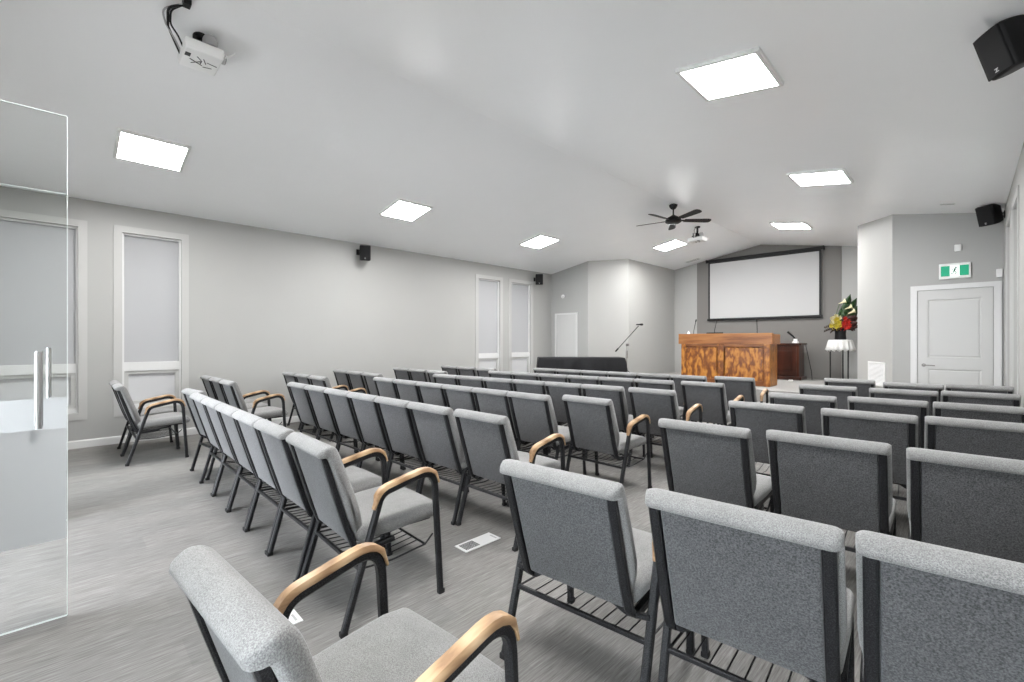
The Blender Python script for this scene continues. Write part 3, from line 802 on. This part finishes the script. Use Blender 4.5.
# ------------------------------------------------------------------ draped table and microphone stand, left front corner
ang = math.radians(45)
r = empty('folding_table', (-5.90, 7.98, 0), ang)
TL, TD, TZ = 1.86, .56, .985
b = MB(); b.box((0, TD / 2, TZ - .02), (TL, TD, .035), bev=.006); b.build('tabletop', M['greymetal'], r)
for sx in (-1, 1):
    for y in (.06, TD - .06):
        b = MB(); b.cyl((sx * (TL / 2 - .08), y, 0), (sx * (TL / 2 - .08), y, TZ - .03), .014); b.build('leg', M['steel'], r, True)
tag(r, 'long table hidden beneath the black drape in the far left corner', 'table')
b = MB(); rings = []
def per(n=200):
    out = []; a, c = TL / 2 + .012, TD / 2 + .012; tot = 4 * (a + c); q = 0
    for k in range(n):
        s = tot * k / n
        if s < 2 * a: p = (-a + s, -c)
        elif s < 2 * a + 2 * c: p = (a, -c + s - 2 * a)
        elif s < 4 * a + 2 * c: p = (a - (s - 2 * a - 2 * c), c)
        else: p = (-a, c - (s - 4 * a - 2 * c))
        out.append((Vector((p[0], p[1] + TD / 2, 0)), s))
    return out
PR = per(); cen = Vector((0, TD / 2, 0))
for f, z, amp in ((.5, TZ + .002, 0), (.985, TZ + .002, 0), (1., TZ - .008, 0), (1., TZ - .05, .010), (1., TZ - .12, .022), (1., TZ - .25, .030), (1., TZ - .5, .034), (1., TZ - .75, .038), (1., .012, .042)):
    ring = []
    for p, s in PR:
        q = cen + (p - cen) * f; o = (p - cen).normalized()
        w = 1.6 * abs(math.sin(s * 6.3 + .9 * math.sin(s * 2.1))) - 1.1 + math.sin(s * 17 + 2 * z) * .45 + math.sin(s * 31 + 1.5 * math.sin(s * 5)) * .25
        ring.append(q + o * amp * w * .8 + Vector((o.x, o.y, 0)) * amp * .9 + Vector((0, 0, z)))
    rings.append(ring)
V = b.loft(rings, cap=False); b.bm.faces.new(V[0])
o = b.build('tablecloth', M['cloth_black'], None, 'full', loc=(-5.90, 7.98, 0)); o.rotation_euler = (0, 0, ang)
tag(o, 'black cloth draped to the floor over the long table in the far left corner', 'tablecloth')

mx, my, mz = -5.66, 9.42, .44
r = empty('microphone_stand', (mx, my, mz))
for k in range(3):
    a = .4 + k * 2 * PI / 3; b = MB(); b.tube([(0, 0, .22), (.28 * math.cos(a), .28 * math.sin(a), .012)], .008); l = b.build('leg', M['black'], r, True)
b = MB(); b.cyl((0, 0, .10), (0, 0, .60), .012); b.cyl((0, 0, .55), (0, 0, .82), .009); b.build('pole', M['handle_dark'], r, True)
b = MB(); b.cyl((0, 0, .20), (0, 0, .26), .022); b.cyl((0, 0, .50), (0, 0, .68), .030, .024); b.box((.02, 0, .82), (.07, .05, .06), bev=.01); b.build('clutch', M['handle_dark'], r, True)
e0 = rx * -.27 + Vector((0, 0, .66)); e1 = rx * .28 + Vector((0, 0, 1.27))
b = MB(); b.tube([e0, e1], .009); b.tube([e0, e0.lerp(e1, .12)], .018); b.build('boom_arm', M['black'], r, True)
tag(r, 'tall microphone stand with slanting boom beside the black draped table', 'microphone stand')
c = Vector((mx, my, mz)) + e1
b = MB(); b.tube([c + rx * -.06 + Vector((0, 0, .0)), c + rx * .02, c + rx * .05, c + rx * .09, c + rx * .105], [.012, .016, .024, .026, .012], 12); b.xform(Matrix.Translation((0, 0, .03)))
o = b.build('microphone', M['black'], None, True); tag(o, 'black microphone clipped to the top of the slanting boom', 'microphone')

# ------------------------------------------------------------------ ceiling fan
r = empty('ceiling_fan', (XM - .02, 7.88, 0)); zc = ceil_z(XM - .02)
b = MB(); b.lathe([(.001, zc + .01), (.075, zc), (.072, zc - .03), (.045, zc - .075), (.02, zc - .09), (.001, zc - .09)]); b.build('canopy', M['black'], r, True)
b = MB(); b.cyl((0, 0, zc - .22), (0, 0, zc - .05), .013); b.build('downrod', M['black'], r, True)
zm = zc - .235
b = MB(); b.lathe([(.001, zm + .04), (.03, zm + .04), (.06, zm + .02), (.115, zm - .01), (.14, zm - .05), (.14, zm - .085), (.11, zm - .105), (.06, zm - .115), (.001, zm - .12)], n=28); b.build('motor', M['black'], r, True)
for k in range(5):
    a = math.radians(-170 + 72 * k); R = Matrix.Rotation(a, 4, 'Z') @ Matrix.Translation((0, 0, zm - .055)) @ Matrix.Rotation(math.radians(-13), 4, 'X')
    b = MB(); b.box((.165, 0, 0), (.13, .045, .012), bev=.003); b.xform(R); bl = MB()
    out = [(.20, -.05), (.45, -.062), (.62, -.068), (.67, -.055), (.69, -.02), (.685, .03), (.66, .06), (.60, .068), (.42, .06), (.20, .048)]
    bl.prism(out, -.004, .004); bl.xform(R); B = bl.build('blade', M['black'], r); b.build('blade_iron', M['black'], B)
tag(r, 'black five bladed ceiling fan hanging from the ridge', 'ceiling fan')

# ------------------------------------------------------------------ projectors
def projector(x, y, z, label, near):
    r = empty('projector', (x, y, z)); zc = ceil_z(x) - z
    def body(q): return Vector((q.x * (1 - .04 * (q.z < 0)), q.y * (1 - .04 * (q.z < 0)), q.z))
    MB().rbox((.32, .26, .085), .016, 4, body).build('casing', M['white'], r, True)
    b = MB(); b.cyl((.085, .115, 0), (.085, .147, 0), .036, n=24); b.build('lens_ring', M['greymetal'], r, True)
    b = MB(); b.cyl((.085, .135, 0), (.085, .151, 0), .029, n=24); b.build('lens', M['lens'], r, True)
    b = MB(); zb = -.0425
    for (cx, cy, l, a) in ((-.02, -.03, .10, .5), (-.02, -.03, .09, -.9), (.03, .02, .07, 1.2), (.02, .07, .07, .2), (-.05, .05, .06, -.3), (.05, -.02, .05, .9), (.0, .0, .05, 1.6)):
        b.box((cx, cy, zb - .001), (.006, l, .003), rz=a)
    b.build('underside_vent', M['slot'], r)
    b = MB(); b.box((.06, -.095, zb - .001), (.05, .035, .004)); b.build('sensor_window', M['black'], r)
    b = MB()
    for (sx, sy) in ((-1, -1), (1, -1), (1, 1), (-1, 1)): b.box((sx * .07, sy * .09, .062), (.015, .015, .035)); b.box((sx * .035, sy * .045, .078), (.012, .12, .008), rz=-sx * sy * .66)
    b.cyl((0, 0, .074), (0, 0, .13), .045, .035); b.build('mount_bracket', M['black'], r, True)
    b = MB(); b.cyl((0, -.0, .10), (0, -.0, zc + .01), .020); b.cyl((0, 0, zc - .02), (0, 0, zc + .015), .055); b.build('mount_pole', M['black'], r, True)
    b = MB().lathe([(.001, .075), (.05, .075), (.052, .12), (.04, .15), (.001, .155)], (.06, .05, 0)); b.build('mount_cover', M['greymetal'], r, True)
    if near:
        cz = ceil_z(x + .31) - z; b = MB(); b.box((.31, -.14, cz - .02), (.07, .05, .045), bev=.005); b.build('cable_box', M['black'], r)
    for k, (dx, dy, wv) in enumerate(((-.02, -.06, .05), (.02, -.08, .03), (-.01, -.09, .08))):
        if near: path = [(.30, -.14 - .01 * k, cz - .03), (.24 - .03 * k, -.19 - wv, cz - .06), (.10 + dx, -.20 - wv * .4, .10), (.02 + dx * 3, -.16, .06), (.0 + dx * 3, -.125, .0)]
        else: path = [(dx * .5, -.02, zc - .01), (dx * 2, -.03 - wv, zc * .75), (dx, dy - .03, zc * .4), (dx * 1.5, -.16, .12), (dx, -.125, .02)]
        b = MB(); b.tube(fillet(path, .08, 4), .0065 if k else .009, 6); b.build('cable', M['black'] if k < 2 else M['greymetal'], r, True)
    b = MB(); b.tube(fillet([(.12, .14, .0), (.17, .19, .03), (.14, .21, .05), (.09, .16, .045)], .03), .005, 6); b.build('cable', M['white'], r, True)
    tag(r, label, 'projector', 'ceiling projectors')
projector(-4.27, .755, 3.60, 'white projector hung from the ceiling, near the top left of the photo', True)
projector(-4.06, 9.60, 3.52, 'small white projector on a black pole just beyond the ceiling fan', False)

# ------------------------------------------------------------------ wall and ceiling fittings
r = empty('exit_sign', (-.127, YF, 2.38))
b = MB(); b.box((0, -.02, 0), (.335, .04, .225), bev=.006); b.build('sign_box', M['white'], r)
b = MB()
for s in (-1, 1): b.box((s * .0985, -.0415, 0), (.095, .004, .150))
b.build('green_field', M['exit_green'], r)
b = MB(); b.box((0, -.0412, 0), (.100, .003, .150)); b.build('white_field', M['exit_white'], r)
b = MB(); yq = -.0445
b.cyl((.013, yq - .0, .048), (.013, yq + .002, .048), .0115, n=14)
def limb(*p, w=.011): b.sweep([(x, yq, z) for x, z in p], .003, w, Vector((0, 1, 0)))
limb((.006, .034), (-.006, -.008), w=.020); limb((.004, .030), (.026, .018), (.034, .028), w=.008); limb((.002, .030), (-.022, .026), (-.030, .008), w=.008)
limb((-.004, -.006), (.016, -.022), (.010, -.052)); limb((-.008, -.006), (-.018, -.032), (-.042, -.046))
b.build('running_figure', mat('sign_dark_green', (.01, .10, .055), .5), r)
tag(r, 'green and white running man exit sign above the panelled door', 'exit sign')
b = MB().rbox((.075, .03, .10), .012, 3); o = b.build('motion_sensor', M['white'], None, True, loc=(-.093, YF - .0142, 2.712)); tag(o, 'small white sensor on the wall above the exit sign', 'sensor')
b = MB(); b.box((0, -.018, 0), (.06, .04, .115), bev=.006); o = b.build('door_alarm_box', M['white'], None, loc=(.318, YF, 2.30)); tag(o, 'small white box beside the top corner of the exit door', 'alarm box')
b = MB().lathe([(.001, 0), (.05, 0), (.05, .02), (.03, .035), (.001, .036)]); b.xform(Matrix.Rotation(PI / 2, 4, 'X')); o = b.build('smoke_detector', M['white'], None, True, loc=(-7.47, YF, 2.52)); tag(o, 'small round white detector above the plain door in the left corner', 'detector')
def slot_vent(x, y, w, l, label, rz=0):
    r = empty('ceiling_vent'); b = MB()
    b.box((0, 0, -.004), (w, l, .008), bev=.002); b.build('frame', M['white'], r)
    b = MB(); k = max(2, int(min(w, l) / .035)); 
    for i in range(k):
        if w > l: b.box((0, -l / 2 + l * (i + .5) / k, -.009), (w * .88, .010, .003))
        else: b.box((-w / 2 + w * (i + .5) / k, 0, -.009), (.010, l * .88, .003))
    b.build('slot', M['slot' if w > .5 else 'greymetal'], r)
    r.matrix_world = slope_mtx(x, y); tag(r, label, 'ceiling vent'); return r
slot_vent(-.19, 8.62, .16, .06, 'tiny dark slot in the ceiling above the exit door')
slot_vent(-5.33, 12.30, .40, .18, 'white ceiling vent beside the upper left corner of the projection screen')
# return grille on the right diagonal wall
d = Vector((-.57, .95, 0)).normalized(); n = Vector((-d.y, d.x, 0))
r = empty('wall_grille', Vector((-.83, YF, 0)) + d * .46 + Vector((0, 0, .80)), math.atan2(d.y, d.x))
b = MB()
for sx in (-1, 1): b.box((sx * .25, .006, 0), (.03, .012, .40), bev=.003)
for sz in (-1, 1): b.box((0, .006, sz * .185), (.47, .012, .03), bev=.003)
b.build('grille_frame', M['white'], r)
b = MB()
for k in range(16): b.box((0, .005, -.158 + .021 * k), (.47, .010, .014), rot=Matrix.Rotation(.5, 3, 'X'))
b.build('louvres', M['register'], r)
tag(r, 'white louvred return air grille low on the diagonal wall right of the flowers', 'wall grille')

# ------------------------------------------------------------------ world, camera, colour
w = bpy.data.worlds.new('World'); sc.world = w; w.use_nodes = True
bg = w.node_tree.nodes['Background']; bg.inputs['Color'].default_value = (.90, .94, 1., 1); bg.inputs['Strength'].default_value = 9.4

cam = bpy.data.cameras.new('Camera'); co = bpy.data.objects.new('Camera', cam); C.objects.link(co)
cam.sensor_width = 36; cam.lens = 450 / 1024 * 36; cam.clip_start = .02
co.location = (0, 0, 1.35); co.rotation_euler = (PI / 2, 0, math.atan2(455, 450))
sc.camera = co
vs = sc.view_settings
vs.view_transform = 'Standard'; vs.look = 'None'; vs.exposure = .96; vs.gamma = 1.; vs.use_curve_mapping = False
sc.cycles.max_bounces = 10; sc.cycles.diffuse_bounces = 6; sc.cycles.transparent_max_bounces = 12
sc.cycles.use_denoising = True; sc.cycles.sample_clamp_indirect = 6
